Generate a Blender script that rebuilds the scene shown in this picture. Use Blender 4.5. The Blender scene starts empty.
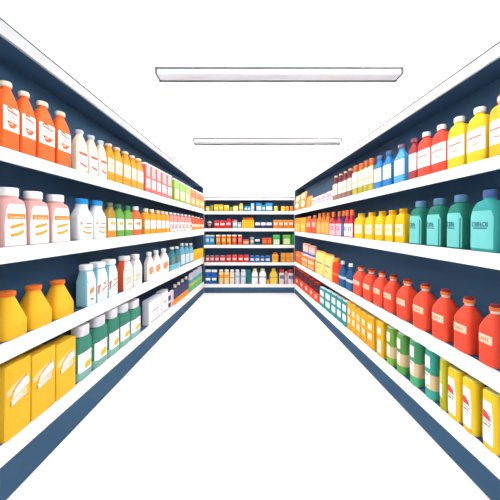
import bpy, math, random
from math import pi, cos, sin
random.seed(7)
C = bpy.context.scene.collection
F = 280.0                      # focal length in pixels of a 500 px frame
K = 1.28                       # how much light the shelf fronts receive (albedo = colour / K)

# ------------------------------------------------------------------ materials
_m = {}
def lin(c):
    c /= 255.0
    return c/12.92 if c <= .04045 else ((c+.055)/1.055)**2.4
def mat(c, gain=None, rough=.65, spec=.12, name=None):
    key = (tuple(c), gain, rough)
    if key in _m: return _m[key]
    g = (1.15 if min(c)>=244 else 1.38 if min(c)>=190 else K) if gain is None else gain
    m = bpy.data.materials.new(name or 'paint'); m.use_nodes = True
    nt = m.node_tree; b = nt.nodes['Principled BSDF']
    rgb = nt.nodes.new('ShaderNodeRGB'); rgb.outputs[0].default_value = (*[min(.93, lin(v)/g) for v in c], 1)
    nz = nt.nodes.new('ShaderNodeTexNoise'); nz.inputs['Scale'].default_value = 30
    mp = nt.nodes.new('ShaderNodeMapRange')
    mp.inputs['To Min'].default_value = rough-.05; mp.inputs['To Max'].default_value = rough+.05
    nt.links.new(nz.outputs['Fac'], mp.inputs['Value'])
    nt.links.new(mp.outputs['Result'], b.inputs['Roughness'])
    nt.links.new(rgb.outputs[0], b.inputs['Base Color'])
    b.inputs['Specular IOR Level'].default_value = spec
    _m[key] = m
    return m
NAVY=(54,82,110); WHITE=(255,255,255)

# ------------------------------------------------------------------ mesh helpers
class MB:
    def __init__(s): s.v=[]; s.f=[]
    def add(s, vs, fs):
        o=len(s.v); s.v+=vs; s.f+=[[i+o for i in f] for f in fs]
    def hexa(s, p):            # 8 points: bottom ring, top ring
        s.add(p, [[3,2,1,0],[4,5,6,7],[0,1,5,4],[1,2,6,5],[2,3,7,6],[3,0,4,7]])
    def box(s, x0,x1,y0,y1,z0,z1):
        s.hexa([(x0,y0,z0),(x1,y0,z0),(x1,y1,z0),(x0,y1,z0),(x0,y0,z1),(x1,y0,z1),(x1,y1,z1),(x0,y1,z1)])
    def build(s, name, m, parent=None, smooth=False, bevel=0):
        me=bpy.data.meshes.new(name); me.from_pydata(s.v,[],s.f); me.update()
        import bmesh
        bm=bmesh.new(); bm.from_mesh(me); bmesh.ops.recalc_face_normals(bm, faces=bm.faces)
        if smooth:
            for e in bm.edges:
                if len(e.link_faces)==2: e.smooth = e.calc_face_angle(0) < .6
            for f in bm.faces: f.smooth=True
        bm.to_mesh(me); bm.free()
        me.materials.append(m)
        o=bpy.data.objects.new(name, me); C.objects.link(o)
        if parent: o.parent=parent
        if bevel:
            b=o.modifiers.new('bevel','BEVEL'); b.width=bevel; b.segments=2; b.limit_method='ANGLE'
        return o
def sup(a,b,n,t):
    c,s=cos(t),sin(t)
    return (math.copysign(abs(c)**(2/n),c)*a, math.copysign(abs(s)**(2/n),s)*b)

class Shape:
    """lofted body: rings (t, a, b, n) over height H"""
    def __init__(s, rings, H): s.r=rings; s.H=H
    def at(s, t):
        r=s.r
        if t<=r[0][0]: return r[0][1:]
        for p,q in zip(r,r[1:]):
            if t<=q[0]:
                k=(t-p[0])/max(1e-9,q[0]-p[0])
                return tuple(p[i]+(q[i]-p[i])*k for i in (1,2,3))
        return r[-1][1:]
    def body(s, name, m, parent, seg=36, t0=None, t1=None, off=0):
        mb=MB(); rs=s.r
        if t0 is not None:
            rs=[(t0,*s.at(t0))]+[r for r in s.r if t0<r[0]<t1]+[(t1,*s.at(t1))]
        k=len(rs)
        for (t,a,b,n) in rs:
            # denser sampling at the rounded corners
            mb.v += [(*sup(a+off,b+off,n,2*pi*(i+.5)/seg), t*s.H) for i in range(seg)]
        for j in range(k-1):
            for i in range(seg):
                i2=(i+1)%seg
                mb.f.append([j*seg+i,j*seg+i2,(j+1)*seg+i2,(j+1)*seg+i])
        mb.f.append(list(range(seg))[::-1]); mb.f.append([(k-1)*seg+i for i in range(seg)])
        return mb.build(name, m, parent, smooth=True)
    def P(s, u, t, off):       # u in -1..1 across the front
        a,b,n=s.at(t); u=max(-.985,min(.985,u)); x=u*a
        y=-b*(1-abs(u)**n)**(1/n)
        return (x*(1+off/a*abs(u)*.3), y-off, t*s.H)
    def grid(s, mb, u0,u1,t0,t1,off,thk, nu=8, cut=None):
        ts=sorted(set([t0,t1]+[r[0] for r in s.r if t0<r[0]<t1]+[t0+(t1-t0)*.5]))
        nv=len(ts)
        fr=[[s.P(u0+(u1-u0)*i/nu if not cut else (lambda c:(u0+c)+(u1-u0-2*c)*i/nu)(cut((t-t0)/(t1-t0))*(u1-u0)/2), t, off) for i in range(nu+1)] for t in ts]
        bk=[[(p[0],p[1]+thk,p[2]) for p in row] for row in fr]
        w=nu+1; N=w*nv; vs=[p for r in fr for p in r]+[p for r in bk for p in r]; fs=[]
        for j in range(nv-1):
            for i in range(nu):
                q=j*w+i; fs.append([q,q+1,q+w+1,q+w]); fs.append([N+q+w,N+q+w+1,N+q+1,N+q])
        for i in range(nu):
            fs.append([i+1,i,N+i,N+i+1]); q=(nv-1)*w+i; fs.append([q,q+1,N+q+1,N+q])
        for j in range(nv-1):
            q=j*w; fs.append([q,q+w,N+q+w,N+q]); q=j*w+nu; fs.append([q+w,q,N+q,N+q+w])
        mb.add(vs,fs)
    def poly(s, mb, pts, off, thk=.0012):
        """filled outline that follows the curved surface"""
        lo=min(p[1] for p in pts); hi=max(p[1] for p in pts)
        ys=sorted(set([lo,hi]+[round(p[1],5) for p in pts if lo<p[1]<hi]+[lo+(hi-lo)*i/4 for i in range(1,4)]))
        rows=[]
        for y in ys:
            yy=min(hi-1e-6,max(lo+1e-6,y)); xs=[]
            for (a,b),(c,d) in zip(pts,pts[1:]+pts[:1]):
                if (b<=yy)!=(d<=yy): xs.append(a+(c-a)*(yy-b)/(d-b))
            if len(xs)>1: rows.append((y,min(xs),max(xs)))
        nu=4; fr=[[s.P(a+(b-a)*i/nu,y,off) for i in range(nu+1)] for y,a,b in rows]
        if len(fr)<2: return
        w=nu+1; N=w*len(fr); vs=[p for r in fr for p in r]; vs+=[(p[0],p[1]+thk,p[2]) for p in vs]; fs=[]
        for j in range(len(fr)-1):
            for i in range(nu):
                q=j*w+i; fs.append([q,q+1,q+w+1,q+w]); fs.append([N+q+w,N+q+w+1,N+q+1,N+q])
            q=j*w; fs.append([q,q+w,N+q+w,N+q]); q+=nu; fs.append([q+w,q,N+q,N+q+w])
        for i in range(nu):
            fs.append([i+1,i,N+i,N+i+1]); q=(len(fr)-1)*w+i; fs.append([q,q+1,N+q+1,N+q])
        mb.add(vs,fs)

# ------------------------------------------------------------------ label prints
# a print is a list of (colour, shape, args) in label coordinates 0..1
def prints(sh, lab, reg, pr):
    u0,u1,t0,t1=reg
    M=lambda u,v:(u0+(u1-u0)*u, t0+(t1-t0)*v)
    by={}
    for p in pr: by.setdefault(p[0],[]).append(p)
    for col,ps in by.items():
        mb=MB()
        for p in ps:
            k=p[1]; a=p[2]
            if k=='bar':
                (x0,y0),(x1,y1)=M(a[0],a[1]),M(a[2],a[3]); sh.grid(mb,x0,x1,y0,y1,.0034,.0012,4)
            elif k=='poly': sh.poly(mb,[M(*q) for q in a],.0034)
            elif k=='oval':
                cx,cy,rx,ry=a; sh.poly(mb,[M(cx+rx*cos(2*pi*i/18),cy+ry*sin(2*pi*i/18)) for i in range(18)],.0034)
            elif k=='line':
                pts,w=a; w*=1.5
                for (p0,p1) in zip(pts,pts[1:]):
                    dx,dy=p1[0]-p0[0],p1[1]-p0[1]
                    q=[(p0[0]-(.3*w if abs(dy)>abs(dx) else 0),p0[1]-(w*.5 if abs(dx)>=abs(dy) else 0)),
                       (p1[0]-(.3*w if abs(dy)>abs(dx) else 0),p1[1]-(w*.5 if abs(dx)>=abs(dy) else 0)),
                       (p1[0]+(.3*w if abs(dy)>abs(dx) else 0),p1[1]+(w*.5 if abs(dx)>=abs(dy) else 0)),
                       (p0[0]+(.3*w if abs(dy)>abs(dx) else 0),p0[1]+(w*.5 if abs(dx)>=abs(dy) else 0))]
                    sh.poly(mb,[M(*z) for z in q],.0034)
            elif k=='scrib':   # a line of small illegible strokes
                x0,y0,x1,y1,n=a; w=(x1-x0)/n
                for i in range(n):
                    xa=x0+i*w; xb=xa+w*.72; h=y1-y0; c=i%4
                    bars=[(xa,y0,xa+w*.25,y1)]
                    if c in(0,2): bars.append((xa,y1-h*.22,xb,y1))
                    if c in(0,1,3): bars.append((xa,y0,xb,y0+h*.22))
                    if c in(1,2): bars.append((xb-w*.25,y0,xb,y1))
                    if c==3: bars.append((xa,y0+h*.42,xb,y0+h*.62))
                    for b in bars: (X0,Y0),(X1,Y1)=M(b[0],b[1]),M(b[2],b[3]); sh.grid(mb,X0,X1,Y0,Y1,.0034,.0012,1)
        mb.build('label_print', mat(col), lab, False)

OR=(255,120,60); ORL=(255,160,90)
PR={
 'juice':[((250,110,60),'line',([(.18,.86),(.2,.97),(.5,.95),(.52,.84)],.05)),((250,110,60),'line',([(.2,.84),(.82,.76)],.05)),
          ((250,160,110),'line',([(.28,.62),(.78,.57)],.025)),((250,110,60),'poly',[(.15,.42),(.85,.36),(.6,.14),(.35,.12)]),((255,215,190),'oval',(.42,.3,.14,.05))],
 'red_text':[((240,90,70),'bar',(.08,.78,.95,.93)),((250,170,150),'line',([(.15,.62),(.9,.58)],.03)),((250,170,150),'line',([(.15,.54),(.8,.5)],.03)),
          ((240,90,70),'poly',[(.1,.36),(.9,.26),(.85,.14),(.2,.24)])],
 'soft':[((250,205,150),'line',([(.25,.65),(.75,.62)],.05)),((250,190,130),'line',([(.3,.5),(.8,.47)],.07)),((250,205,150),'line',([(.25,.33),(.7,.3)],.05))],
 'milk':[((255,150,70),'bar',(.08,.64,.9,.77)),((255,215,170),'bar',(.2,.67,.8,.70)),((250,175,50),'line',([(.2,.44),(.8,.52)],.05)),((250,175,50),'line',([(.2,.25),(.5,.27),(.8,.34)],.05))],
 'blue_milk':[((120,165,150),'bar',(.42,.62,.85,.68)),((250,150,90),'bar',(.02,.6,.16,.71)),((250,160,60),'bar',(.25,.44,.85,.5)),((205,170,60),'line',([(.2,.33),(.5,.24),(.85,.25)],.05))],
 'blob':[((255,190,80),'oval',(.5,.6,.34,.14)),((250,165,60),'line',([(.25,.52),(.8,.5)],.06))],
 'redblob':[((250,150,110),'poly',[(.12,.45),(.35,.75),(.85,.78),(.75,.45),(.6,.2),(.5,.45)])],
 'carton_or':[((250,150,80),'poly',[(.2,.65),(.7,.8),(.7,.55),(.45,.5),(.2,.45)]),((130,120,125),'scrib',(.25,.2,.75,.3,4))],
 'carton_rd':[((240,100,80),'poly',[(.02,.32),(.02,.72),(.3,.78),(.15,.55),(.15,.4)]),((250,160,90),'poly',[(.45,.8),(.95,.82),(.7,.66)]),((240,130,100),'line',([(.4,.45),(.9,.6)],.05))],
 'carton_ln':[((250,190,170),'line',([(.1,.75),(.9,.82)],.03)),((250,215,180),'bar',(.15,.45,.8,.66)),((245,160,140),'line',([(.1,.3),(.8,.38)],.04))],
 'carton_sq':[((252,160,110),'poly',[(.2,.75),(.85,.82),(.85,.45),(.6,.28),(.25,.35)])],
 'box_pink':[((250,200,200),'bar',(.15,.54,.8,.92)),((255,252,250),'bar',(.1,.13,.85,.47))],
 'box_green':[((250,240,205),'bar',(.12,.1,.88,.56)),((225,190,140),'oval',(.5,.33,.2,.13))],
 'box_red':[((250,170,90),'bar',(0.02,0.03,.98,.5)),((255,235,205),'bar',(.15,.17,.85,.36))],
 'yel_text':[((250,190,70),'scrib',(.12,.52,.85,.68,4)),((250,200,100),'line',([(.2,.4),(.8,.38)],.06))],
 'org_text':[((245,140,100),'bar',(.12,.6,.88,.67)),((245,160,120),'line',([(.3,.34),(.5,.28),(.75,.33)],.035))],
 'blue_dot':[((190,190,205),'line',([(.3,.66),(.6,.68)],.03))],
 'teal_text':[((45,95,105),'scrib',(.1,.6,.68,.74,4)),((45,110,120),'bar',(.14,.54,.66,.57))],
 'teal_text2':[((45,95,105),'scrib',(.12,.58,.86,.7,6)),((45,110,120),'bar',(.16,.52,.8,.555))],
 'plate':[((240,150,90),'scrib',(.1,.3,.85,.7,5))],
 'wine':[((240,190,130),'line',([(.05,.32),(.5,.36),(.95,.42)],.06)),((240,200,150),'bar',(.42,.15,.55,.7))],
 'blob_yel':[((250,195,40),'poly',[(.35,.2),(.4,.42),(.75,.5),(.85,.35),(.75,.15),(.45,.1)]),((250,165,140),'line',([(.7,.7),(.95,.9)],.06))],
 'sauce':[((250,80,65),'poly',[(.1,.58),(.12,.75),(.4,.76),(.75,.68),(.9,.56)]),((250,170,110),'line',([(.1,.53),(.9,.5)],.02)),((120,80,85),'scrib',(.2,.42,.8,.46,6))],
 'tin':[((240,150,70),'bar',(.08,.82,.7,.9)),((225,190,130),'bar',(.3,.08,.95,.16))],
 'dark_text':[((150,110,120),'scrib',(.1,.25,.9,.75,3))],
 'red_dark':[((170,60,60),'scrib',(.1,.25,.9,.75,3))],
 'fruit':[((255,225,190),'oval',(.5,.3,.34,.2)),((255,235,215),'oval',(.55,.75,.3,.14))],
 'pink_mark':[((225,110,150),'scrib',(.1,.5,.9,.8,3)),((235,160,185),'line',([(.1,.25),(.9,.3)],.07))],
 'kanji':[((90,110,160),'scrib',(.05,.55,.95,.66,4)),((190,120,70),'scrib',(.15,.25,.7,.31,4))],
 'wine_blue':[((110,120,170),'scrib',(.15,.45,.85,.75,2))],
 'rose':[((215,110,140),'scrib',(.15,.4,.85,.8,2))],
}

# ------------------------------------------------------------------ product builders (front faces -y)
def empty(name):
    o=bpy.data.objects.new(name,None); o.empty_display_size=.05; C.objects.link(o); return o

def bottle(root, L,W,H, s):
    ts,tn,tc=s.get('ts',.62),s.get('tn',.86),s.get('tc',.92)
    rn=s.get('rn',.3)*min(L,W*1.6)/2*1.0; rn=min(rn,W*.5); ex=s.get('ex',1)*1.0; N=s.get('N',6); nn=s.get('nn',2)
    cv=s.get('curve','line'); rings=[(0,L/2*.93,W/2*.93,N),(.012,L/2*.985,W/2*.985,N),(.03,L/2,W/2,N)]
    if ts>.08: rings.append((ts*.5,L/2,W/2,N))
    k=8
    for i in range(k+1):
        q=i/k
        f={'line':1-q,'round':math.sqrt(max(0,1-q*q)),'ogee':1-(3*q*q-2*q**3),'hip':1-q**1.6}[cv]
        if cv=='line': f=1-q
        rings.append((ts+(tn-ts)*q, rn*ex+f*(L/2-rn*ex), rn*.98+f*(W/2-rn*.98), nn+f*(N-nn)))
    rings.append((tc+.01,rn*ex,rn*.98,nn))
    sh=Shape(rings,H); m=mat(s['c'])
    sh.body('body',m,root)
    # cap
    rc=s.get('rc',1.2)*rn
    cr=Shape([(tc,rc*.96*ex,rc*.96,nn),(tc+.008,rc*ex,rc,nn),(.985,rc*ex,rc,nn),(1,rc*.9*ex,rc*.9,nn)],H)
    if s.get('tri'):
        h=1-tc
        cr.r=[(tc,rc*.8,rc*.8,2),(tc+h*.3,rc*.8,rc*.8,2)]
        cp=cr.body('cap_collar',mat((255,238,225)),root,20); cp['label']='white collar ring'
        cr.r=[(tc+h*.3,rc,rc,2),(tc+h*.68,rc,rc,2)]; cr.body('cap',mat((255,125,60)),root,20)
        cr.r=[(tc+h*.68,rc*.82,rc*.82,2),(1,rc*.82,rc*.82,2)]
        cp=cr.body('cap_top',mat((150,50,60)),root,20); cp['label']='dark maroon cap top'
    else: cr.body('cap',mat(s['cap']),root,24)
    extras(root,sh,s)

def tin(root,L,W,H,s):
    N=s.get('N',2.4)
    rings=[(0,L/2*.93,W/2*.93,N),(.015,L/2,W/2,N),(.5,L/2,W/2,N),(.955,L/2,W/2,N),(.975,L/2*.96,W/2*.96,N)]
    sh=Shape(rings,H); sh.body('body',mat(s['c']),root)
    Shape([(.97,L/2*.86,W/2*.86,N),(.995,L/2*.86,W/2*.86,N),(1,L/2*.8,W/2*.8,N)],H).body('lid',mat(s.get('cap',WHITE)),root)
    extras(root,sh,s)

def box(root,L,W,H,s):
    N=14; tt=s.get('lid',.08)
    top=1-tt if s.get('cap') else 1
    rings=[(0,L/2*.985,W/2*.98,N),(.01,L/2,W/2,N),(top-.01,L/2,W/2,N),(top,L/2*.985,W/2*.98,N)]
    sh=Shape(rings,H); sh.body('body',mat(s['c']),root,44)
    if s.get('cap'):
        Shape([(top,L/2,W/2,N),(.985,L/2,W/2,N),(1,L/2*.93,W/2*.85,N)],H).body('lid',mat(s['cap']),root,44)
    else:      # tucked flap line on the carton top
        mb=MB(); mb.box(-L*.46,L*.46,-W*.02,W*.46,H,H+.0025); mb.build('flap',mat(s['c']),root)
    extras(root,sh,s)

def pouch(root,L,W,H,s):
    N=3.2; tp=s.get('tp',.7)
    rings=[(0,L/2*.95,W/2*.8,N),(.05,L/2,W/2,N),(tp*.6,L/2,W/2,N),(tp,L/2,W/2*.86,N),(.85,L/2*.98,W/2*.55,N),(.93,L/2*.97,W/2*.25,N),(.99,L/2*.97,.006,N),(1,L/2*.95,.005,N)]
    sh=Shape(rings,H); sh.body('body',mat(s['c']),root)
    sh.body('seal_strip',mat(s.get('cap',s['c'])),root,36,.94,1,.0018)
    extras(root,sh,s)

def extras(root,sh,s):
    for (t0,t1,col) in s.get('bands',[]):
        b=sh.body('colour_band',mat(col),root,36,t0,t1,.0012)
    for lb in s.get('labels',[]):
        u0,u1,t0,t1,col,pk=lb
        mb=MB(); rc=.14
        cutf=s.get('labcut')
        sh.grid(mb,u0,u1,t0,t1,.0022,.0035,8,cutf)
        lab=mb.build('label',mat(col),root,True)
        if pk: prints(sh,lab,(u0,u1,t0,t1),PR[pk])
    if s.get('face'):
        prints(sh,root,(-.96,.96,.02,.98),PR[s['face']])
KINDS={'bottle':bottle,'tin':tin,'box':box,'pouch':pouch}

# ------------------------------------------------------------------ the three shelf runs
EPS=.006; LZ=lambda x:F*(1.5+EPS)/(264-x); RZ=lambda x:F*(1.4877+EPS)/(x-235)
SIDE={'L':dict(z=LZ,X=lambda Z:-1.5+.05*Z,ang=math.atan2(1,.05)),
      'R':dict(z=RZ,X=lambda Z:1.4877-.0536*Z,ang=math.atan2(-1,.0536))}
BZ=7.0; LN,RN=1.59,1.572
def hz(y,Z): return (230-y)*Z/F
# shelf levels: (near z, far z, near thickness, far thickness)
LEV={'L':[(hz(146,LN),hz(209.5,BZ),.074,.10),(hz(248,LN),hz(229,BZ),.088,.14),(hz(346,LN),hz(257,BZ),.097,.15),(hz(449,LN),hz(281.5,BZ),.108,.14)],
     'R':[(hz(155,RN),hz(211,BZ),.073,.09),(hz(254,RN),hz(231.5,BZ),.09,.09),(hz(374,RN),hz(261.6,BZ),.112,.09),(hz(461,RN),hz(283.5,BZ),.105,.12)],
     'B':[hz(y,BZ) for y in (211.2,228.3,245,262.4,284)]}
def shelf_z(side,lv,Z):
    if side=='B': return LEV['B'][lv]
    n,f,_,_=LEV[side][lv]; z0=LN if side=='L' else RN
    return n+(f-n)*(Z-z0)/(BZ-z0)

FLOOR=-1.577; CEIL=1.62; D=.26; ZN=.95
def run_box(mb,side,Z0,Z1,d0,d1,b0,t0,b1,t1):
    """prism along a side run between depths Z0,Z1; d = distance behind the front plane"""
    s=SIDE[side]; a=s['ang']; nx,ny=(-sin(a),cos(a))    # local +y (into the shelf)
    def p(Z,d,z): return (s['X'](Z)+nx*d, Z+ny*d, z)
    pts=[p(Z0,d0,b0),p(Z0,d1,b0),p(Z1,d1,b1),p(Z1,d0,b1),p(Z0,d0,t0),p(Z0,d1,t0),p(Z1,d1,t1),p(Z1,d0,t1)]
    mb.hexa(pts)
mNavy=mat(NAVY,.95,.7,.08,'navy_steel'); mWhite=mat(WHITE,1.15,.6,.1,'white_shelf')
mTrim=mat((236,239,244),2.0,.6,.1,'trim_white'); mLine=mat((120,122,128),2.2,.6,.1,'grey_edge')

def side_unit(side,label):
    r=empty('shelving_unit'); r['label']=label; r['category']='shelving'; 
    s=SIDE[side]; r.location=(s['X'](4)+(-.15 if side=='L' else .15),4,FLOOR)
    inv=[-v for v in r.location]
    def part(name,m,*bx):
        mb=MB()
        for b in bx: run_box(mb,side,*b)
        mb.v=[(x+inv[0],y+inv[1],z+inv[2]) for x,y,z in mb.v]
        return mb.build(name,m,r)
    z0=LN if side=='L' else RN
    ex=lambda n,f,Z: n+(f-n)*(Z-z0)/(BZ-z0)
    if side=='L': tb,tt=(hz(33,LN),hz(188,BZ)),(hz(17.6,LN),hz(186,BZ))
    else: tb,tt=(hz(55,RN),hz(190.3,BZ)),(hz(41.6,RN),hz(188,BZ))
    TB=[ex(*tb,Z) for Z in (ZN,BZ)]; TT=[ex(*tt,Z) for Z in (ZN,BZ)]
    part('back_panel',mNavy,(ZN,BZ,D,D+.02,FLOOR,TT[0],FLOOR,TT[1]))
    part('end_panel',mNavy,(BZ-.02,BZ,.004,D,FLOOR+.01,TB[1]+.03,FLOOR+.01,TB[1]+.03))
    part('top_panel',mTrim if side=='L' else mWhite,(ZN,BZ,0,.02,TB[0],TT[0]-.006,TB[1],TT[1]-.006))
    part('canopy',mNavy,(ZN,BZ,.02,D,TB[0]+.02,TB[0]+.04,TB[1]+.02,TB[1]+.03))
    part('edge_strip',mLine,(ZN,BZ,-.002,.03,TT[0]-.006,TT[0]+.003,TT[1]-.006,TT[1]+.016))
    for i,(n,f,h0,h1) in enumerate(LEV[side]):
        zn=ex(n,f,ZN); hn=h0; 
        sh=part('shelf',mNavy,(ZN,BZ-.02,.018,D,zn-.03,zn-.001,f-.03,f-.001))
        fb=MB(); run_box(fb,side,ZN,BZ,0,.018,zn-hn,zn,f-h1,f)
        fb.v=[(x+inv[0],y+inv[1],z+inv[2]) for x,y,z in fb.v]
        q=fb.build('shelf_front',mWhite,sh); q['label']='white front edge of the shelf'
        if i==3: part('kick_plate',mNavy,(ZN,BZ,0.004,.03,FLOOR+.001,zn-hn,FLOOR+.001,f-h1))
    return r
side_unit('L','long navy shelving unit with white shelf edges along left side of aisle')
side_unit('R','long navy shelving unit with white shelf edges along right side of aisle')

def back_unit():
    x0,x1=SIDE['L']['X'](BZ)+.0005,SIDE['R']['X'](BZ)-.0005; cx=(x0+x1)/2
    r=empty('shelving_unit'); r['label']='five level navy shelving unit closing off the far end of aisle'; r['category']='shelving'
    r.location=(cx,BZ+.15,FLOOR)
    def part(name,m,a,b,c,d,e,f,par=None):
        mb=MB(); mb.box(a-cx,b-cx,c-BZ-.15,d-BZ-.15,e-FLOOR,f-FLOOR); return mb.build(name,m,par or r)
    top,tb=hz(197,BZ),hz(200,BZ)
    part('back_panel',mNavy,x0,x1,BZ+D,BZ+D+.02,FLOOR,top)
    part('top_panel',mWhite,x0,x1,BZ,BZ+.02,tb,top-.02); part('canopy',mNavy,x0,x1,BZ+.02,BZ+D,tb+.02,tb+.04)
    part('edge_strip',mLine,x0,x1,BZ-.002,BZ+.03,top-.02,top)
    for e in ((x0,x0+.02),(x1-.02,x1)): part('end_panel',mNavy,*e,BZ+.02,BZ+D,FLOOR+.01,tb)
    for i,z in enumerate(LEV['B']):
        sh=part('shelf',mNavy,x0+.02,x1-.02,BZ+.018,BZ+D,z-.03,z-.001)
        q=part('shelf_front',mWhite,x0,x1,BZ,BZ+.018,z-(.085 if i==4 else .075),z,sh); q['label']='white front edge of the shelf'
    part('kick_plate',mNavy,x0,x1,BZ+.004,BZ+.03,FLOOR+.001,LEV['B'][4]-.085)
back_unit()

# ------------------------------------------------------------------ placing products
ORD=['leftmost','second from left','third from left','fourth from left','fifth from left','sixth from left']
NUM=['','','two','three','four','five','six','seven','eight','nine']
SHN={'L':['top left shelf','second left shelf','third left shelf','bottom left shelf'],
     'R':['top right shelf','second right shelf','third right shelf','bottom right shelf'],
     'B':['top far shelf','second far shelf','third far shelf','fourth far shelf','bottom far shelf']}
def ordn(i,n):
    if n==2: return ('left one','right one')[i]
    if i==n-1: return 'rightmost'
    if i>=n/2 and n>3: return ('','rightmost','second from right','third from right','fourth from right')[n-i]
    return ORD[i]
def geo(side,lv,x0,x1,yt):
    g=.0015
    xc=(x0+x1)/2
    if side=='B':
        Z=BZ+EPS; L=(x1-x0)*Z/F-2*g; H=hz(yt,Z)-shelf_z('B',lv,BZ)
        return ((x0+x1)/2-250)*Z/F, Z, 0, L, H-.002, shelf_z('B',lv,BZ)+.002
    s=SIDE[side]; Z0,Z1=s['z'](x0),s['z'](x1); Z=(Z0+Z1)/2
    L=abs(Z1-Z0)*1.0013-2*g; xm=250+F*s['X'](Z)/Z
    z=shelf_z(side,lv,Z)
    return s['X'](Z),Z,s['ang'],L,hz(yt,Z)-z-.002,z+.002

def row(side,lv,name,cat,desc,kind,W,spec,items,per=None,group=None,basey=None,back=0):
    """items: (x0,x1,ytop) in image order; one prototype, then copies scaled to each place"""
    n=len(items); G=[geo(side,lv,*it[:3]) for it in items]
    if basey:
        G=[(X,Z,a,L,hz(it[2],Z)-hz(by,Z),hz(by,Z)) for (X,Z,a,L,H,z),it,by in zip(G,items,basey)]
    mL=sum(g[3] for g in G)/n; mH=sum(g[4] for g in G)/n
    proto=empty(name); KINDS[kind](proto,mL,W,mH,spec)
    for i,(X,Z,a,L,H,z) in enumerate(G):
        if i==0: r=proto
        else:
            r=proto.copy(); C.objects.link(r)
            for ch in proto.children:
                c=ch.copy(); C.objects.link(c); c.parent=r
                for g in ch.children:
                    e=g.copy(); C.objects.link(e); e.parent=c
        d=back+(EPS+W/2 if side!='B' else W/2)
        r.location=(X-sin(a)*d, Z+cos(a)*d, z); tl=0 if side=='B' else math.atan((shelf_z(side,lv,6)-shelf_z(side,lv,5))*(1 if side=='L' else -1)); r.rotation_euler=(0,-tl,a)
        r.scale=(L/mL,1,H/mH)
        if per: lab=desc+' '+per[i]+', '+SHN[side][lv]
        elif n>1: lab='%s, %s of %s, %s'%(desc,ordn(i,n),NUM[n],SHN[side][lv])
        else: lab='%s, %s'%(desc,SHN[side][lv])
        lab=lab.replace('-',' ')
        r['label']=lab; r['category']=cat
        if n>1: r['group']=group or (desc+'s on the '+SHN[side][lv])
    return proto
def even(x0,x1,n,y0,y1=None,gap=.3):
    y1=y0 if y1 is None else y1
    w=(x1-x0)/n
    return [(x0+i*w+(gap if i else 0)*.5,x0+(i+1)*w-gap*.5,y0+(y1-y0)*(i+.5)/n) for i in range(n)]

W_=(255,255,255)
round_cut=lambda v:(.0 if v<.8 else (v-.8)*1.6)
# ===== LEFT, top shelf
JU=dict(c=(255,112,50),cap=(252,230,208),ts=.60,tn=.89,tc=.925,rn=.42,rc=1.25,curve='hip',N=7,labels=[(-.9,.93,.27,.62,W_,'juice')])
row('L',0,'juice_bottle','bottle','large orange bottle with white label','bottle',.075,JU,[(3,20.5,82.5),(22,36.8,92.5),(39,56,102.5),(58,71.8,112.5)])
row('L',0,'milk_bottle','bottle','cream bottle with grey cap','bottle',.06,
    dict(c=(253,230,208),cap=(205,216,230),ts=.56,tn=.88,tc=.915,rn=.5,rc=1.25,curve='hip',N=7,labels=[(-.8,.9,.06,.5,W_,'red_text')]),
    [(77,88.3,130.5),(89.5,98.5,135.8),(99.5,107.3,141)])
row('L',0,'juice_bottle','bottle','amber bottle with pale label','bottle',.06,
    dict(c=(252,158,36),cap=(252,228,195),ts=.70,tn=.87,tc=.93,rn=.66,rc=1.15,curve='line',N=7,labels=[(-.85,.9,.24,.6,(255,246,232),'soft')]),
    [(107.8,114.8,144),(115.4,122.9,148),(123.9,131.2,152),(131.8,136.8,156),(137.2,143.8,159)])
row('L',0,'juice_carton','carton','pink carton with white lid','box',.07,dict(c=(248,112,110),cap=W_,lid=.06,face='box_pink'),
    [(145.8,151,163.5),(151.2,156.2,166.3),(156.4,161.5,169),(161.7,167,172),(167.2,172.2,174.7)])
row('L',0,'food_box','box','green box with cream window','box',.07,dict(c=(140,188,60),cap=W_,lid=.06,face='box_green'),
    [(174.2,179.6,179.5),(179.8,185.2,182.7),(185.4,190.7,186)])
row('L',0,'food_box','box','red and orange box','box',.07,dict(c=(250,95,55),cap=W_,lid=.06,face='box_red'),
    [(191.1,195.3,188.8),(195.5,199.7,191),(199.9,204,193.3)])
# ===== LEFT, second shelf
row('L',1,'milk_bottle','bottle','wide pink-shouldered white milk bottle','bottle',.1,
    dict(c=(232,176,172),cap=(250,250,252),ts=.64,tn=.82,tc=.86,rn=.98,rc=1.05,curve='round',N=6,labels=[(-.9,.95,.01,.72,(255,253,250),'milk')],labcut=round_cut),
    [(4.5,28.5,188),(30,51,191.8),(52.5,71.5,195.2)])
row('L',1,'milk_bottle','bottle','white milk bottle with bright blue cap','bottle',.09,
    dict(c=(240,246,250),cap=(38,152,225),ts=.52,tn=.82,tc=.87,rn=1.0,ex=1.15,rc=1.1,curve='ogee',N=6,labels=[(-.85,.95,.02,.6,W_,'blue_milk')]),
    [(79,94,199),(95.2,107.3,201)])
def tonic(c,cap,band,pk='blob',**k):
    d=dict(c=c,cap=cap,ts=.55,tn=.82,tc=.87,rn=.62,rc=1.05,curve='round',N=6,labels=[(-.9,.95,.2,.55,W_,pk)])
    if band: d['bands']=[(.0,.2,band)]
    d.update(k); return d
row('L',1,'oil_bottle','bottle','brown-gold bottle with olive cap beside the blue-capped milk','bottle',.06,tonic((180,138,48),(95,112,85),(245,150,50)),[(108.4,116.6,203)])
row('L',1,'juice_bottle','bottle','green bottle with dark green cap','bottle',.06,tonic((112,172,70),(62,120,95),None),[(117.6,124.8,204.6),(126,133.6,206)])
row('L',1,'juice_bottle','bottle','red-orange bottle with white cap right of the green bottles','bottle',.06,tonic((252,112,52),W_,None,'redblob'),[(134.2,142,206.7)])
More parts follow.
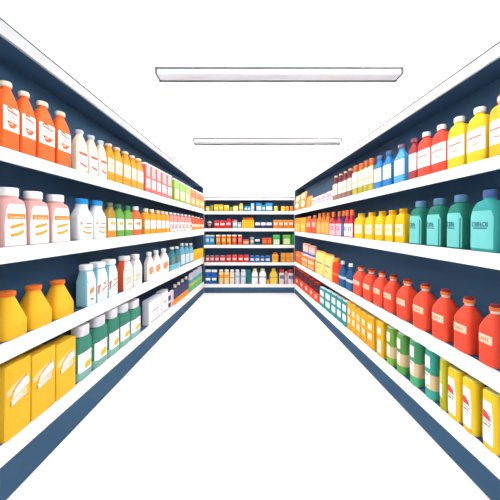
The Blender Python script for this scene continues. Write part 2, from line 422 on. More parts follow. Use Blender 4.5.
row('L',1,'juice_bottle','bottle','amber bottle with cream cap','bottle',.06,tonic((250,160,36),(252,235,210),None,None,ts=.68,tn=.85,bands=[(.53,.56,(225,120,50)),(.2,.23,(225,120,50))]),
    [(145.2,150.6,208.6),(150.9,156.6,209.5),(157,161.6,210.3),(161.9,165.6,211),(165.9,169.9,211.8)])
row('L',1,'sauce_bottle','bottle','small pink bottle with white label','bottle',.05,tonic((228,152,146),W_,None,'dark_text',ts=.72,tn=.86,tc=.9,rn=.7,labels=[(-.9,.95,.04,.5,W_,'dark_text')]),
    [(170.4+3.6*i,173.8+3.6*i,212.4+.55*i) for i in range(6)])
row('L',1,'sauce_bottle','bottle','small red bottle with cream stripe','bottle',.05,tonic((250,92,58),W_,(252,160,70),None,ts=.76,tn=.88,tc=.92,rn=.7,labels=[(-.92,.95,.22,.42,(255,240,215),None)]),
    [(192.2+2.95*i,195+2.95*i,216+.7*i) for i in range(4)])
# ===== LEFT, third shelf
row('L',2,'juice_jug','jug','big yellow jug with orange cap','bottle',.15,
    dict(c=(254,192,48),cap=(240,118,48),ts=.34,tn=.87,tc=.895,rn=.42,rc=1.2,curve='line',N=5),
    [(5.5,30,291.5),(32,54.5,285.5),(57,76,280.5)])
CT=dict(c=(158,218,240),cap=(248,250,253),ts=.60,tn=.84,tc=.87,rn=.72,rc=1.1,nn=3,curve='line',N=9)
row('L',2,'milk_carton','carton','light blue milk carton with white front','bottle',.11,dict(CT,labels=[(-.93,.93,.02,.58,(252,253,255),'carton_or'),(-.9,.9,.6,.82,W_,None)]),
    [(87.5,96.3,264.5)],group=None)
row('L',2,'milk_carton','carton','light blue milk carton with red mark','bottle',.11,dict(CT,labels=[(-.93,.93,.02,.58,(252,253,255),'carton_rd'),(-.9,.9,.6,.82,W_,None)]),
    [(97.5,108,262),(109.2,118,259.5)])
row('L',2,'milk_carton','carton','orange-red sided milk carton with white front','bottle',.1,dict(CT,c=(250,100,60),labels=[(-.96,.93,.02,.58,W_,'carton_ln'),(-.94,.9,.6,.84,W_,None)]),[(124,133,256)])
row('L',2,'milk_carton','carton','white milk carton with thin red lines','bottle',.08,dict(CT,c=(240,232,230),labels=[(-.96,.93,.02,.58,W_,'carton_ln'),(-.94,.9,.6,.84,W_,None)]),[(134,142.3,254.3)])
row('L',2,'milk_carton','carton','white milk carton with orange square','bottle',.055,dict(CT,c=(232,214,210),labels=[(-.96,.96,.02,.58,W_,'carton_sq'),(-.94,.94,.6,.84,W_,None)]),
    [(147.5,154,252),(154.4,161,250.3),(161.4,169,248.6)])
row('L',2,'cleaner_bottle','bottle','dark teal bottle with white cap','bottle',.07,dict(c=(62,132,142),cap=W_,ts=.6,tn=.86,tc=.9,rn=.5,rc=1.2,N=7,bands=[(.0,.25,(130,205,225))],labels=[(-.5,.5,.27,.55,(140,130,130),None)]),
    [(171.3,176,247),(176.6,180.6,246.5)])
row('L',2,'water_bottle','bottle','light blue bottle with white cap','bottle',.06,dict(c=(105,172,202),cap=W_,ts=.62,tn=.86,tc=.9,rn=.5,rc=1.2,N=6,labels=[(-.9,.9,.08,.5,(225,240,250),'blue_dot')]),
    [(181.2,185.4,243.2),(185.8,189.8,243.4),(190.2,193.8,243.3)])
row('L',2,'food_box','box','yellow box at far end','box',.08,dict(c=(250,200,40),labels=[(-.7,.7,.25,.6,(252,180,60),None)]),[(194.3,203.4,249.3)])
# ===== LEFT, bottom shelf
ybx=[('cream','poly',None)]
PR['pack']=[((253,230,165),'poly',[(.04,.58),(.04,.72),(.2,.8),(.7,.92),(.85,.95),(.84,.88),(.5,.8),(.3,.6)]),
            ((255,252,246),'poly',[(.25,.5),(.38,.68),(.6,.82),(.86,.86),(.9,.7),(.86,.64)]),
            ((250,135,40),'line',([(.17,.52),(.24,.64),(.38,.74),(.58,.84),(.82,.91)],.025)),
            ((255,248,235),'poly',[(.2,.33),(.2,.47),(.8,.58),(.8,.42)]),((240,110,70),'poly',[(.16,.34),(.16,.47),(.21,.46),(.21,.33)]),
            ((252,215,180),'bar',(.62,.44,.74,.54))]
PR['pack']=[(c,k,([(u,.44+(v-.33)*.6) for u,v in a] if k=='poly' else ([(u,.44+(v-.33)*.6) for u,v in a[0]],a[1]) if k=='line' else (a[0],.44+(a[1]-.33)*.6,a[2],.44+(a[3]-.33)*.6))) for c,k,a in PR['pack']]
row('L',3,'cereal_box','box','tall yellow box with white arched emblem','box',.11,dict(c=(254,196,52),labels=[(-.985,.985,.02,.97,(254,196,52),'pack')]),
    [(4.5,31,361.5),(31.8,55.5,350.5),(56.2,76,340.5)])
row('L',3,'bleach_jug','jug','green jug with chunky white cap','bottle',.11,
    dict(c=(66,142,120),cap=(240,240,246),ts=.66,tn=.78,tc=.8,rn=1.3,ex=1.35,rc=1.02,nn=3,curve='round',N=4,bands=[(0,.16,(140,192,178))],labels=[(-.9,.95,.15,.5,W_,'blob_yel')]),
    [(78.5,93.5,324.5),(95,109,315.5),(110,120.5,308.5),(121,131,303.5),(131.6,142,300)])
row('L',3,'flour_box','box','white box with grey side and faint writing','box',.1,dict(c=(235,240,247),cap=(222,226,240),lid=.06,labels=[(-.94,.95,.03,.92,W_,'faint')]) if not PR.update({'faint':[((200,175,185),'line',([(.55,.9),(.6,.55),(.62,.2)],.03)),((150,140,155),'scrib',(.15,.5,.85,.58,5)),((245,190,180),'line',([(.2,.35),(.8,.38)],.02)),((170,150,160),'bar',(.1,.05,.9,.1))]}) else None,
    [(149,161.7,297.5),(162.3,168,290.5)])
row('L',3,'drink_can','can','slim navy and white can','tin',.05,dict(c=(238,238,245),cap=W_,labels=[(-.8,.8,.55,.85,(60,62,110),None),(-.8,.8,.15,.4,(60,62,110),None)]),[(168.5,171.4,293)])
row('L',3,'drink_can','can','slim pale pink can','tin',.05,dict(c=(245,220,225),cap=W_,labels=[(-.8,.8,.1,.3,(252,160,120),None)]),[(171.7,174.2,290.5)])
row('L',3,'sauce_bottle','bottle','navy bottle with cream cap and orange base','bottle',.05,
    dict(c=(66,70,112),cap=(252,232,214),ts=.72,tn=.8,tc=.84,rn=.75,rc=1.0,N=6,bands=[(0,.3,(252,150,50))]),
    [(174.5,178,284.5),(178.2,181.6,282),(181.8,185.2,279.3),(185.4,189,276.5)])
row('L',3,'detergent_pouch','pouch','grey topped pouch with coloured bands','pouch',.07,
    dict(c=(205,212,228),bands=[(0,.3,(110,195,130)),(.3,.45,(205,215,60)),(.45,.66,(80,180,195))]),
    [(190.5,194.5,273),(194.7,198.6,270),(198.8,202.8,267)])
# ===== RIGHT, top shelf
row('R',0,'snack_pouch','pouch','orange snack pouch with cream circles','pouch',.08,dict(c=(245,125,40),cap=(250,170,60),face='fruit'),[(294.5,299.8,196),(300,305.6,192.2)])
row('R',0,'snack_pouch','pouch','amber snack pouch beside the pink boxes','pouch',.08,dict(c=(250,160,45),cap=(245,120,50)),[(305.9,310.6,196.3)])
row('R',0,'food_box','box','white box with pink print','box',.07,dict(c=(252,236,242),face='pink_mark'),[(311.2,315.8,198),(316.2,320.6,196),(321,326,194),(326.5,331.8,191.5)])
row('R',0,'wine_bottle','bottle','dark red bottle with cream stopper','bottle',.05,dict(c=(165,58,52),cap=(248,205,150),ts=.66,tn=.70,tc=.93,rn=.5,rc=1.2,N=4,bands=[(0,.2,(150,110,90))],labels=[(-.95,.95,.2,.64,(255,248,240),'wine')]),
    [(332.2,336.8,176),(337.2,341.3,173.8),(341.7,346,171.5),(346.5,351,168.8)])
row('R',0,'wine_bottle','bottle','olive bottle with copper neck and cream label','bottle',.05,dict(c=(188,178,62),cap=(222,120,70),ts=.76,tn=.78,tc=.8,rn=.62,rc=1.25,N=5,labels=[(-.96,.96,.22,.75,(255,250,236),'wine')]),
    [(351.6,357,166),(357.5,362.3,163.7),(362.8,367.3,161),(367.8,372.2,158.4)])
BL=dict(c=(48,130,205),cap=(105,120,160),ts=.60,tn=.86,tc=.9,rn=.42,rc=1.3,curve='ogee',N=6,labels=[(-.97,.97,.2,.6,(250,252,255),'blue_dot')])
row('R',0,'water_bottle','bottle','deep blue bottle with white label','bottle',.07,BL,[(373,380.4,156),(382,390,151.3)])
row('R',0,'water_bottle','bottle','light blue bottle with white label','bottle',.08,dict(BL,c=(85,168,222),cap=(140,110,140)),[(393,403.3,145)])
row('R',0,'juice_bottle','bottle','dark maroon bottle left of the red bottles','bottle',.06,dict(BL,c=(178,62,66),cap=(130,75,100),ts=.7,rn=.55,labels=[(-.96,.96,.2,.62,(252,246,248),None)]),[(408,415.6,138.8)])
RB=dict(c=(253,80,58),cap=(248,246,250),ts=.62,tn=.86,tc=.9,rn=.46,rc=1.2,curve='round',N=5,labels=[(-.96,.96,.2,.6,W_,'org_text')])
row('R',0,'juice_bottle','bottle','bright red bottle with white cap','bottle',.065,RB,[(416.4,429,132.5),(430.2,444.8,125.3)])
row('R',0,'juice_bottle','bottle','yellow bottle with white cap and white label','bottle',.07,dict(RB,c=(254,212,48)),[(446,463,117.5),(465,484,108)])
row('R',0,'juice_bottle','bottle','large golden yellow bottle cut off by right edge','bottle',.09,dict(RB,c=(254,196,50),cap=(252,222,208),curve='round',ts=.72),[(487,510,95)])
# ===== RIGHT, second shelf
row('R',1,'food_box','box','orange box with yellow front','box',.07,dict(c=(250,160,55),labels=[(-.8,.8,.05,.6,(254,205,100),None)]),[(294.6,300,218.2),(300.3,305.3,217.6)])
row('R',1,'sauce_bottle','bottle','red-orange bottle with peach cap','bottle',.06,dict(c=(248,92,52),cap=(252,180,150),ts=.78,tn=.84,tc=.88,rn=.6,rc=1.1,labels=[(-.6,.7,.35,.62,(252,190,165),None)]),[(305.7,310.8,216.2),(311.1,316,215.2)])
row('R',1,'juice_bottle','bottle','orange bottle with amber label','bottle',.055,dict(c=(248,135,45),cap=(248,120,50),ts=.66,tn=.84,tc=.9,rn=.6,rc=1.05,labels=[(-.9,.9,.05,.55,(254,185,100),None)]),[(316.4,320.5,213.6),(320.8,324.8,213),(325,328.6,212.6)])
SC=dict(c=(200,45,58),cap=(248,125,70),ts=.52,tn=.74,tc=.8,rn=.55,rc=1.05,curve='line',labels=[(-.96,.96,.03,.5,(252,210,224),'rose')])
row('R',1,'sauce_bottle','bottle','crimson bottle with orange cap and pink label','bottle',.055,SC,[(329,334.6,212),(335,340.6,211.4)])
row('R',1,'sauce_bottle','bottle','slim navy bottle with orange cap and blue label','bottle',.055,dict(SC,c=(60,66,115),labels=[(-.96,.96,.03,.5,(90,110,180),None)]),[(340.9,343.4,211)])
row('R',1,'sauce_bottle','bottle','dark crimson bottle with orange cap and white label','bottle',.055,dict(SC,labels=[(-.96,.96,.03,.5,(250,250,255),'wine_blue')]),[(343.7,347.8,210.3),(348.1,352.1,209.8)])
YB=dict(c=(254,200,32),cap=(252,178,30),ts=.58,tn=.85,tc=.9,rn=.42,rc=1.05,nn=3,curve='round',N=6,labels=[(-.75,.85,.2,.54,(255,250,225),'yel_text')])
row('R',1,'oil_bottle','bottle','golden yellow bottle with small cap','bottle',.095,YB,[(353.5,361.8,213.5),(364,372,212.4),(374,382,211.3),(384,392,210.2),(394,403,208.8)])
TJ=dict(c=(42,130,112),cap=(100,145,185),ts=.56,tn=.84,tc=.87,rn=.5,rc=1.1,curve='round',N=5,labels=[(-.9,.95,.03,.66,(122,216,214),'teal_text')],labcut=lambda v:(0 if v<.85 else (v-.85)*.8))
row('R',1,'detergent_bottle','bottle','dark green bottle with light teal label','bottle',.12,TJ,[(408,419.5,201.3),(425,438.8,198.5),(445,460,195)])
row('R',1,'detergent_bottle','bottle','largest teal bottle with navy cap near the right edge','bottle',.12,dict(TJ,c=(62,170,165),cap=(80,105,165),labels=[(-.86,.9,.05,.66,(122,216,214),'teal_text2')],ts=.55,rn=.36),[(468,493,190)])
# ===== RIGHT, third shelf
row('R',2,'food_box','box','plain orange box in far corner','box',.08,dict(c=(250,125,65),labels=[(-.6,.6,.6,.8,(250,165,110),None)]),[(295.2,301,252)])
row('R',2,'snack_box','box','orange and cream box','box',.09,dict(c=(248,135,60),cap=(250,240,240),labels=[(-.9,.9,.45,.7,(255,225,180),None),(-.8,.9,.1,.35,(255,190,130),None)]),[(301.4,307.3,254.5),(307.7,313.8,257)])
row('R',2,'snack_box','box','pale pink pack standing on orange box','box',.05,dict(c=(250,205,190),bands=[(.02,.22,(90,115,200)),(.86,.98,(245,160,140))],labels=[(-.8,.8,.3,.8,(253,225,215),None)]),[(301.9,307.2,243.5),(308,313.4,245.8)],basey=[254.1,256.6],back=.02)
row('R',2,'snack_pouch','pouch','pale yellow tall pouch with dark blue writing','pouch',.1,dict(c=(254,226,130),cap=(250,165,70),tp=.8,labels=[(-.94,.94,.08,.8,(255,232,145),'kanji')]),[(314.3,322.8,250.8),(323.2,331.2,254)])
row('R',2,'sauce_bottle','bottle','red-orange bottle with orange cap beside two blue bottles','bottle',.09,dict(c=(250,72,30),cap=(248,175,75),ts=.55,tn=.84,tc=.86,rn=.75,rc=1.0,curve='round',bands=[(.33,.42,(252,130,60))]),[(331.6,337,258)])
row('R',2,'water_bottle','bottle','dark blue bottle with white cap and white band','bottle',.07,dict(c=(42,96,148),cap=(245,245,248),ts=.5,tn=.84,tc=.88,rn=.42,rc=1.15,curve='ogee',N=4,bands=[(.32,.42,(225,232,245))]),[(337.7,343.6,261),(345.2,351.3,263.5)])
row('R',2,'detergent_jug','jug','red jug with three colour cap','bottle',.135,
    dict(c=(252,86,62),cap=(255,125,60),tri=1,ts=.56,tn=.84,tc=.845,rn=.33,rc=1.3,curve='hip',N=5,labels=[(-.75,.75,.36,.5,(255,232,205),'plate')]),
    [(352,359.8,266),(361.8,369.8,268.6),(372,380.3,271.2),(382.3,391.8,274.7),(395,406,279),(411,424.6,283.7),(430,444.8,289.3),(451.5,468,296.8),(476.3,494,304.2)],
    per=['farthest of nine','second farthest of nine','third farthest of nine','fourth farthest of nine','middle of nine','fourth nearest of nine','third nearest of nine','second nearest of nine','nearest of nine'])
# ===== RIGHT, bottom shelf
row('R',3,'chocolate_box','box','red box with dark brown top','box',.08,dict(c=(252,74,46),bands=[(.52,.985,(98,46,58))],face='choc') if not PR.update({'choc':[((255,222,190),'oval',(.5,.27,.27,.12))]}) else None,
    [(294.8,299.1,269),(299.4,303.8,272),(304.1,308.6,275.3),(308.9,313.3,279),(313.6,318.4,282.8)])
row('R',3,'drink_carton','carton','teal carton with two white windows','tin',.07,dict(c=(42,160,165),cap=W_,N=5,labels=[(-.6,.75,.58,.84,(250,254,254),None),(-.6,.75,.2,.46,(250,254,254),None)]),
    [(319.2,324.2,287.5),(324.6,330.2,290.5),(330.7,335.8,294),(336.2,341.2,297.2),(341.6,346.4,300.5)])
row('R',3,'drink_carton','carton','golden carton with two cream windows','tin',.09,dict(c=(254,182,36),cap=(255,225,140),N=8,labels=[(-.45,.6,.58,.76,(255,246,220),None),(-.45,.6,.26,.46,(255,246,220),None)]),
    [(347,350.7,301.5),(351,355.4,304.5),(355.7,360.4,308.3),(360.7,365.8,312),(366.1,373.4,316)])
row('R',3,'drink_carton','carton','narrow golden carton left of the green tins','tin',.08,dict(c=(254,186,36),cap=(255,225,120),N=6,labels=[(-.5,.5,.62,.82,(255,252,240),None),(-.5,.5,.1,.46,(255,252,240),None)]),[(375.8,382.8,321)])
for nm,c,b,it in (('light green',(130,180,70),(135,190,70),(385.2,391.6,327)),('mid green',(104,172,88),(105,185,95),(395.2,402.2,333)),('sea green',(84,170,120),(80,185,130),(407.8,416.5,339.7)),('teal',(62,165,150),(70,180,160),(422.8,433,349))):
    row('R',3,'food_tin','tin',nm+' tin with white window and tan label','tin',.105,dict(c=c,cap=(240,250,245),N=2.6,bands=[(0,.2,b),(.2,.5,(236,208,160))],
        labels=[(-.6,.4,.62,.86,W_,None),(-.6,.4,.22,.52,(255,252,246),'tin')]),[it])
row('R',3,'oil_bottle','bottle','olive yellow bottle with white oval top','tin',.07,dict(c=(202,196,52),cap=(252,246,215),N=3,labels=[(-.7,.3,.25,.5,W_,None),(-.7,.1,.5,.75,(235,225,110),None)]),[(438.6,444.3,358.5)])
row('R',3,'sauce_bottle','bottle','bright yellow bottle with red mark','tin',.09,dict(c=(254,212,48),cap=(255,238,130),N=3,labels=[(-.8,.55,.1,.82,W_,'sauce')],labcut=lambda v:(0 if v<.7 else (v-.7)*.7)),
    [(445.8,458.5,369),(460.5,474.5,378.5),(480,497,391.5)])

# ===== FAR END shelves
def B(lv,name,cat,desc,kind,W,spec,items,**k): row('B',lv,name,cat,desc,kind,W,spec,items,**k)
lab=lambda c,t0=.3,t1=.65,pk=None:[(-.8,.8,t0,t1,c,pk)]
B(0,'food_tin','can','pale yellow tin','tin',.09,dict(c=(225,205,60),cap=(245,240,180),labels=lab((250,245,170))),[(205.3,209.4,206.3)])
B(0,'food_tin','can','olive tin','tin',.09,dict(c=(150,150,60),cap=(120,130,70)),[(209.8,213,205.2)])
B(0,'food_box','box','mustard box','box',.09,dict(c=(222,178,42),labels=lab((250,220,110))),[(214,218.4,204.5),(218.8,223.2,204.5)])
B(0,'food_box','box','golden yellow box with orange foot','box',.09,dict(c=(240,200,60),bands=[(0,.2,(235,150,50))]),[(224,228.8,205.2)])
B(0,'food_tin','can','small green tin','tin',.07,dict(c=(110,160,70),cap=(140,180,90)),[(229.2,232.4,207)])
B(0,'food_tin','can','lemon yellow tin with pale label','tin',.09,dict(c=(240,215,80),cap=(250,240,170),labels=lab((252,246,190))),[(233,238,205.9)])
B(0,'juice_bottle','bottle','orange-yellow bottle with pale label','bottle',.08,dict(c=(250,180,50),cap=(250,200,90),ts=.75,tn=.85,tc=.88,rn=.7,labels=lab((255,240,180))),[(239.2,243,203.2)])
B(0,'food_tin','can','aqua tin','tin',.08,dict(c=(60,170,215),cap=(150,215,240),labels=lab((200,235,250))),[(244.3,247.3,206.2),(247.6,250.5,206.2)])
B(0,'milk_carton','carton','pale sky blue carton','box',.08,dict(c=(165,210,245),labels=lab((230,242,252))),[(250.9,254.2,203.2)])
B(0,'food_box','box','bright blue box with white label','box',.1,dict(c=(48,145,225),labels=lab((225,240,252),.15,.6)),[(256,261.7,203),(265.7,272.6,203)])
B(0,'food_box','box','short blue box between two taller blue boxes','box',.09,dict(c=(60,160,225),labels=lab((225,240,252))),[(262.1,265.3,205.5)])
B(0,'food_tin','can','yellow tin with pale lid','tin',.08,dict(c=(248,205,60),cap=(255,235,150)),[(274.1,278,206.2),(281.2,285,206.2)])
B(0,'food_tin','can','orange tin with pale lid','tin',.08,dict(c=(245,160,50),cap=(255,225,140)),[(285.5,289.2,206.2),(290,293.4,206.2)])
# the small cream top-shaped thing
def snack():
    r=empty('snack_cone'); X,Z,a,L,H,z=geo('B',1,206.5,211.6,221)
    Shape([(0,.006,.006,2),(.1,.022,.022,2),(.3,.028,.028,2),(.42,.02,.02,2)],H).body('cone_tip',mat((225,70,60)),r)['label']='red tip'
    Shape([(.3,.02,.02,2),(.5,.045,.045,2),(.7,.062,.062,2),(.88,.05,.05,2),(.97,.025,.025,2),(1,.008,.008,2)],H).body('cone_top',mat((240,215,190)),r)
    Shape([(.58,.0605,.0605,2),(.64,.0625,.0625,2),(.68,.0625,.0625,2)],H).body('stripe',mat((120,70,60)),r)
    r.location=(X,Z+.07,z); r['label']='small cream dome on a red tip, alone at left of second far shelf'; r['category']='snack'
snack()
B(1,'food_box','box','red box with white label','box',.09,dict(c=(235,45,55),cap=(245,90,90),labels=lab((252,235,235),.4,.65)),[(214.4,219.5,220.6),(220,225.3,220.6)])
B(1,'sauce_bottle','bottle','red round-topped bottle','bottle',.09,dict(c=(235,48,58),cap=(225,60,70),ts=.55,tn=.85,tc=.88,rn=.6,curve='round',labels=lab((252,235,235),.35,.55)),[(226,231,218.6)])
B(1,'food_tin','can','grey-teal jar with red lid','tin',.09,dict(c=(150,185,195),cap=(235,90,75),bands=[(.8,.97,(235,90,75))],labels=lab((235,240,240))),[(232.3,237,219.6)])
B(1,'food_box','box','small grey box with faint mark beside the grey-teal jar','box',.09,dict(c=(165,190,200),labels=lab((235,225,225))),[(237.4,241.3,222.2)])
def crate():
    r=empty('bottle_crate'); X,Z,a,L,H,z=geo('B',1,242,254,220); W=.16
    mb=MB(); t=.008
    mb.box(-L/2,L/2,-W/2,-W/2+t,0,H); mb.box(-L/2,L/2,W/2-t,W/2,0,H); mb.box(-L/2,-L/2+t,-W/2+t,W/2-t,0,H); mb.box(L/2-t,L/2,-W/2+t,W/2-t,0,H); mb.box(-L/2+t,L/2-t,-W/2+t,W/2-t,0,t)
    mb.build('crate_body',mat((248,190,48)),r); mb=MB(); mb.box(L*.28,L*.38,-W/2-.002,-W/2,H*.25,H*.42); mb.build('crate_mark',mat((254,225,130)),r)
    r.location=(X,Z+W/2,z); r['label']='yellow open crate holding orange-capped bottles on second far shelf'; r['category']='crate'
    n=5; w=(L-.03)/n; proto=empty('juice_bottle')
    bottle(proto,w*.9,w*.9,hz(217.3,Z)-z-.012,dict(c=(245,150,60),cap=(240,120,50),ts=.8,tn=.88,tc=.91,rn=.75,N=2.2))
    for i in range(n):
        q=proto
        if i:
            q=proto.copy(); C.objects.link(q)
            for ch in proto.children: c=ch.copy(); C.objects.link(c); c.parent=q
        q.location=(X-L/2+.015+w*(i+.5),Z+W/2,z+.0095); q['category']='bottle'
        q['label']='orange-capped bottle in the yellow crate, %s of five, second far shelf'%ordn(i,5); q['group']='bottles in the yellow crate'
crate()
B(1,'yogurt_cup','cup','dark cup with broad white top','tin',.09,dict(c=(58,70,110),cap=(245,246,252),bands=[(.5,.96,(238,240,250))]),[(255,260,222.4),(260.6,266,222.4),(266.5,271.8,222.4)])
B(1,'juice_carton','carton','orange carton with white label','box',.09,dict(c=(246,135,45),cap=(252,185,80),labels=lab((252,236,215),.38,.7)),[(273.4,278,220),(278.4,283,220),(283.4,288,220),(288.4,293.6,220)])
B(2,'food_box','box','light blue box with white top','box',.09,dict(c=(55,160,215),cap=(235,245,250),lid=.14,labels=lab((170,220,235))),[(205.3,209.5,235),(209.9,214.2,235)])
B(2,'spice_jar','jar','orange jar with white lid','tin',.09,dict(c=(242,135,40),cap=W_,N=4,bands=[(.88,.97,W_)],labels=lab((252,190,110))),[(216,220.4,234.8),(221.4,225.8,234.8),(226.6,231,234.8)])
B(2,'spice_jar','jar','vermilion jar with white lid','tin',.09,dict(c=(240,98,58),cap=W_,N=4,bands=[(.88,.97,W_)],labels=lab((250,150,120))),[(232,236.6,234.8),(238,241.8,234.8)])
B(2,'food_box','box','low orange-red box with pale stripe','box',.09,dict(c=(242,95,45),labels=lab((252,215,190))),[(243,249,239.6)])
B(2,'spice_jar','jar','grey-blue jar with pale lid','tin',.08,dict(c=(110,150,165),cap=(215,230,235),bands=[(.8,.97,(190,210,215))],labels=lab((225,225,205))),[(250.2,253.8,237.3)])
B(2,'food_tin','can','low dark teal tin with white lid','tin',.08,dict(c=(50,95,120),cap=W_,bands=[(.62,.97,(238,242,245))]),[(255,259.8,239.3)])
B(2,'food_box','box','orange-red box right of the low tin','box',.09,dict(c=(235,85,35),cap=(245,120,60),labels=lab((245,130,70))),[(262.5,266.9,238),(267.3,271.5,238)])
B(2,'detergent_box','box','green box with white speckled front','box',.1,dict(c=(70,190,90),cap=(110,210,110),labels=[(-.85,.85,.05,.55,(225,245,220),None)]),[(273,280,235)])
B(2,'detergent_box','box','lime green box with cream front','box',.1,dict(c=(110,200,70),cap=(130,215,80),labels=[(-.85,.85,.1,.62,(225,240,180),None)]),[(283,290.6,235)])
B(2,'detergent_box','box','narrow deep green box at right end','box',.1,dict(c=(40,160,85)),[(291.4,293.6,235)])
B(3,'food_tin','can','rose tin with pale pink label','tin',.09,dict(c=(195,85,95),cap=(240,205,205),labels=lab((245,205,205),.3,.7)),[(205.3,209.3,255.8),(209.8,214,255.8),(214.6,219,255.8),(219.6,225.4,255.8)])
B(3,'food_tin','can','red tin with pink label','tin',.09,dict(c=(232,72,72),cap=(240,100,95),labels=lab((250,210,205),.3,.6)),[(226.1,230.8,255.2),(231.9,237,255),(238,243,255),(243.6,249,255)])
B(3,'food_tin','can','blue tin with white label','tin',.09,dict(c=(50,115,190),cap=(150,190,235),labels=lab((225,235,248),.25,.6)),[(250,254.4,255.8),(255,259.7,255.8),(260.4,264.5,256.2),(265.2,270.3,256)])
B(3,'juice_bottle','bottle','yellow bottle with broad red cap','bottle',.1,dict(c=(250,200,60),cap=(235,85,45),ts=.74,tn=.82,tc=.84,rn=1.2,rc=1.02,N=5,labels=lab((250,170,60))),[(272.2,278.5,252.6)])
B(3,'food_box','box','tan box with orange print','box',.1,dict(c=(246,175,80),labels=lab((235,130,70),.45,.55)),[(281,285.6,253.2),(286,290,253.2),(290.3,293.6,253.2)])
B(4,'milk_carton','carton','royal blue carton with white lid','box',.1,dict(c=(38,105,195),cap=W_,lid=.16,labels=lab(W_,.25,.42)),[(205.3,210.8,269.8),(211.5,216.8,269.8)])
BB=dict(cap=W_,ts=.78,tn=.87,tc=.9,rn=.75,rc=1.1,N=4)
B(4,'juice_bottle','bottle','pale yellow bottle with orange print and white cap','bottle',.1,dict(BB,c=(252,222,150),labels=lab((250,165,80),.4,.65)),[(218.4,223.4,269.8),(223.9,228.9,269.8)])
B(4,'juice_bottle','bottle','white bottle with small orange print','bottle',.1,dict(BB,c=(248,240,228),labels=lab((250,190,110),.4,.5)),[(229.7,234.4,269.8)])
B(4,'milk_bottle','bottle','white bottle with pale blue print','bottle',.1,dict(BB,c=(232,240,250),labels=lab((160,200,235),.45,.6)),[(235.1,239.6,269.8),(240.6,245.8,269.8)])
B(4,'food_box','box','plain dark teal box','box',.1,dict(c=(35,115,125)),[(246.5,251,269.8)])
BC=dict(cap=(246,230,165),ts=.5,tn=.82,tc=.85,rn=.6,rc=1.05,curve='round',N=3)
B(4,'milk_bottle','bottle','round-shouldered white bottle with cream cap','bottle',.1,dict(BC,c=(252,251,246),bands=[(.42,.5,(140,200,205))]),[(251.6,258,269),(259.1,266.4,269)])
B(4,'sauce_bottle','bottle','tiny orange bottle beside the yellow bottle','bottle',.04,dict(BC,c=(245,160,50),cap=(245,160,50)),[(266.8,269.2,279.5)])
B(4,'soap_bottle','bottle','round-shouldered yellow bottle','bottle',.1,dict(BC,c=(250,218,85),cap=(250,200,60),bands=[(.42,.47,(150,160,90))]),[(269.7,278,269)])
B(4,'jam_jar','jar','white jar with red dome lid and violet print','bottle',.1,dict(c=(245,238,245),cap=(240,85,65),ts=.72,tn=.76,tc=.76,rn=1.55,rc=1.05,N=3,labels=lab((125,125,185),.35,.6)),[(279.2,284.6,269.4),(288.2,293.6,269.8)])
B(4,'jam_jar','jar','narrow pink jar between two white jars','tin',.08,dict(c=(245,190,190),cap=(240,110,90),labels=lab((250,225,225))),[(284.9,287.9,271.5)])

# ------------------------------------------------------------------ room
def struct(name,m,x0,x1,y0,y1,z0,z1):
    mb=MB(); mb.box(x0,x1,y0,y1,z0,z1); o=mb.build(name,m); o['kind']='structure'; return o
def room_mat(name,base,scale,bump):
    m=bpy.data.materials.new(name); m.use_nodes=True; nt=m.node_tree; b=nt.nodes['Principled BSDF']
    b.inputs['Base Color'].default_value=(*base,1); b.inputs['Roughness'].default_value=.75; b.inputs['Specular IOR Level'].default_value=.1
    nz=nt.nodes.new('ShaderNodeTexNoise'); nz.inputs['Scale'].default_value=scale
    bp=nt.nodes.new('ShaderNodeBump'); bp.inputs['Strength'].default_value=bump; bp.inputs['Distance'].default_value=.002
    nt.links.new(nz.outputs['Fac'],bp.inputs['Height']); nt.links.new(bp.outputs['Normal'],b.inputs['Normal'])
    return m
mf=room_mat('white_floor',(.8,.8,.8),40,.05); mc=room_mat('white_ceiling',(.92,.92,.92),60,.05)
struct('floor',mf,-2.2,2.2,-3.5,7.6,FLOOR-.05,FLOOR)
struct('ceiling',mc,-2.2,2.2,-3.5,7.6,CEIL,CEIL+.05)
struct('wall_left',mc,-2.2,-2.1,-3.5,7.6,FLOOR,CEIL)
struct('wall_right',mc,2.1,2.2,-3.5,7.6,FLOOR,CEIL)
struct('wall_back',mc,-2.1,2.1,7.5,7.6,FLOOR,CEIL)

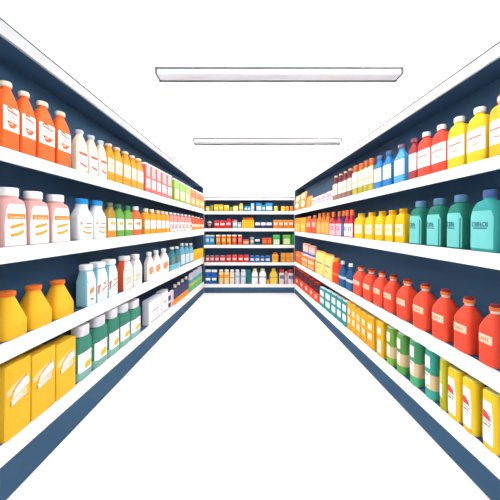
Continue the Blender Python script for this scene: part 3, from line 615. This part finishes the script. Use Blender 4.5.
# ------------------------------------------------------------------ ceiling lamps
mHouse=mat((243,245,250),1.1,.5,.2,'lamp_housing'); mRim=mat((150,153,160),1.9,.5,.2,'lamp_rim')
def area(name,loc,sx,sy,power,up,parent=None):
    l=bpy.data.lights.new(name,'AREA'); l.shape='RECTANGLE'; l.size=sx; l.size_y=sy; l.energy=power; l.color=(1,.995,.985)
    o=bpy.data.objects.new(name,l); C.objects.link(o); o.location=loc
    if up: o.rotation_euler=(pi,0,0)
    if parent: o.parent=parent
    return o
def fixture(Z,cx,w,label,down,up):
    r=empty('ceiling_lamp'); zb=1.09; hh=.05; dp=.09
    r.location=(cx,Z+dp/2,zb); r['label']=label; r['category']='ceiling lamp'; r['group']='ceiling strip lamps'
    mb=MB(); mb.box(-w/2+.01,w/2-.01,-dp/2,dp/2,0,hh); mb.build('housing',mHouse,r,False,.012)
    mb=MB()
    e=.006*Z/3.47
    for z0 in (-.001,hh-.009): 
        t=.004
        mb.box(-w/2,w/2,-dp/2-t,-dp/2+.002,z0-e,z0+.009+e*.3) if z0>0 else mb.box(-w/2,w/2,dp/2-.002,dp/2+t,z0-.003-e,z0+.007)
    mb.box(-w/2-.002,-w/2+.012,-dp/2-.004,dp/2+.004,.003,hh-.003); mb.box(w/2-.012,w/2+.002,-dp/2-.004,dp/2+.004,.003,hh-.003)
    mb.build('rim',mRim,r)
    for x in (-w*.35,w*.35):
        mb=MB(); mb.box(x-.004,x+.004,-.004,.004,hh,CEIL-zb); mb.build('hanger',mHouse,r)
    if up: area('lamp_uplight',(0,0,hh+.004),w*.96,.07,up,True,r)
    if down: area('lamp_downlight',(0,0,-.003),w*.94,.05,down,False,r)
fixture(1.96,.205,1.74,'white strip ceiling lamp, nearer and wider looking of the two',0,20)
fixture(3.47,.217,1.85,'white strip ceiling lamp, farther and narrower looking of the two',0,30)
# added fill lights, unseen above the shelving units, washing the ceiling evenly
PC=85
area('added_fill_light',(-1.45,3.2,1.24),.14,7.4,PC,True)
area('added_fill_light',(1.45,3.2,1.14),.14,7.4,PC,True)
area('added_fill_light',(0,BZ+.17,.9),2.1,.14,95,True)

w=bpy.data.worlds.new('shop_daylight'); w.use_nodes=True; bpy.context.scene.world=w
w.node_tree.nodes['Background'].inputs[0].default_value=(1,1,1,1); w.node_tree.nodes['Background'].inputs[1].default_value=1.3

# ------------------------------------------------------------------ camera
cd=bpy.data.cameras.new('camera'); cam=bpy.data.objects.new('camera',cd); C.objects.link(cam)
cd.sensor_width=36; cd.sensor_fit='HORIZONTAL'; cd.lens=36*F/500; cd.shift_x=0; cd.shift_y=-(250-230)/500
cam.location=(0,0,0); cam.rotation_euler=(pi/2,0,0); cd.clip_start=.02
bpy.context.scene.camera=cam
vs=bpy.context.scene.view_settings; vs.view_transform='Standard'; vs.look='None'; vs.gamma=1; vs.use_curve_mapping=False; vs.exposure=.45
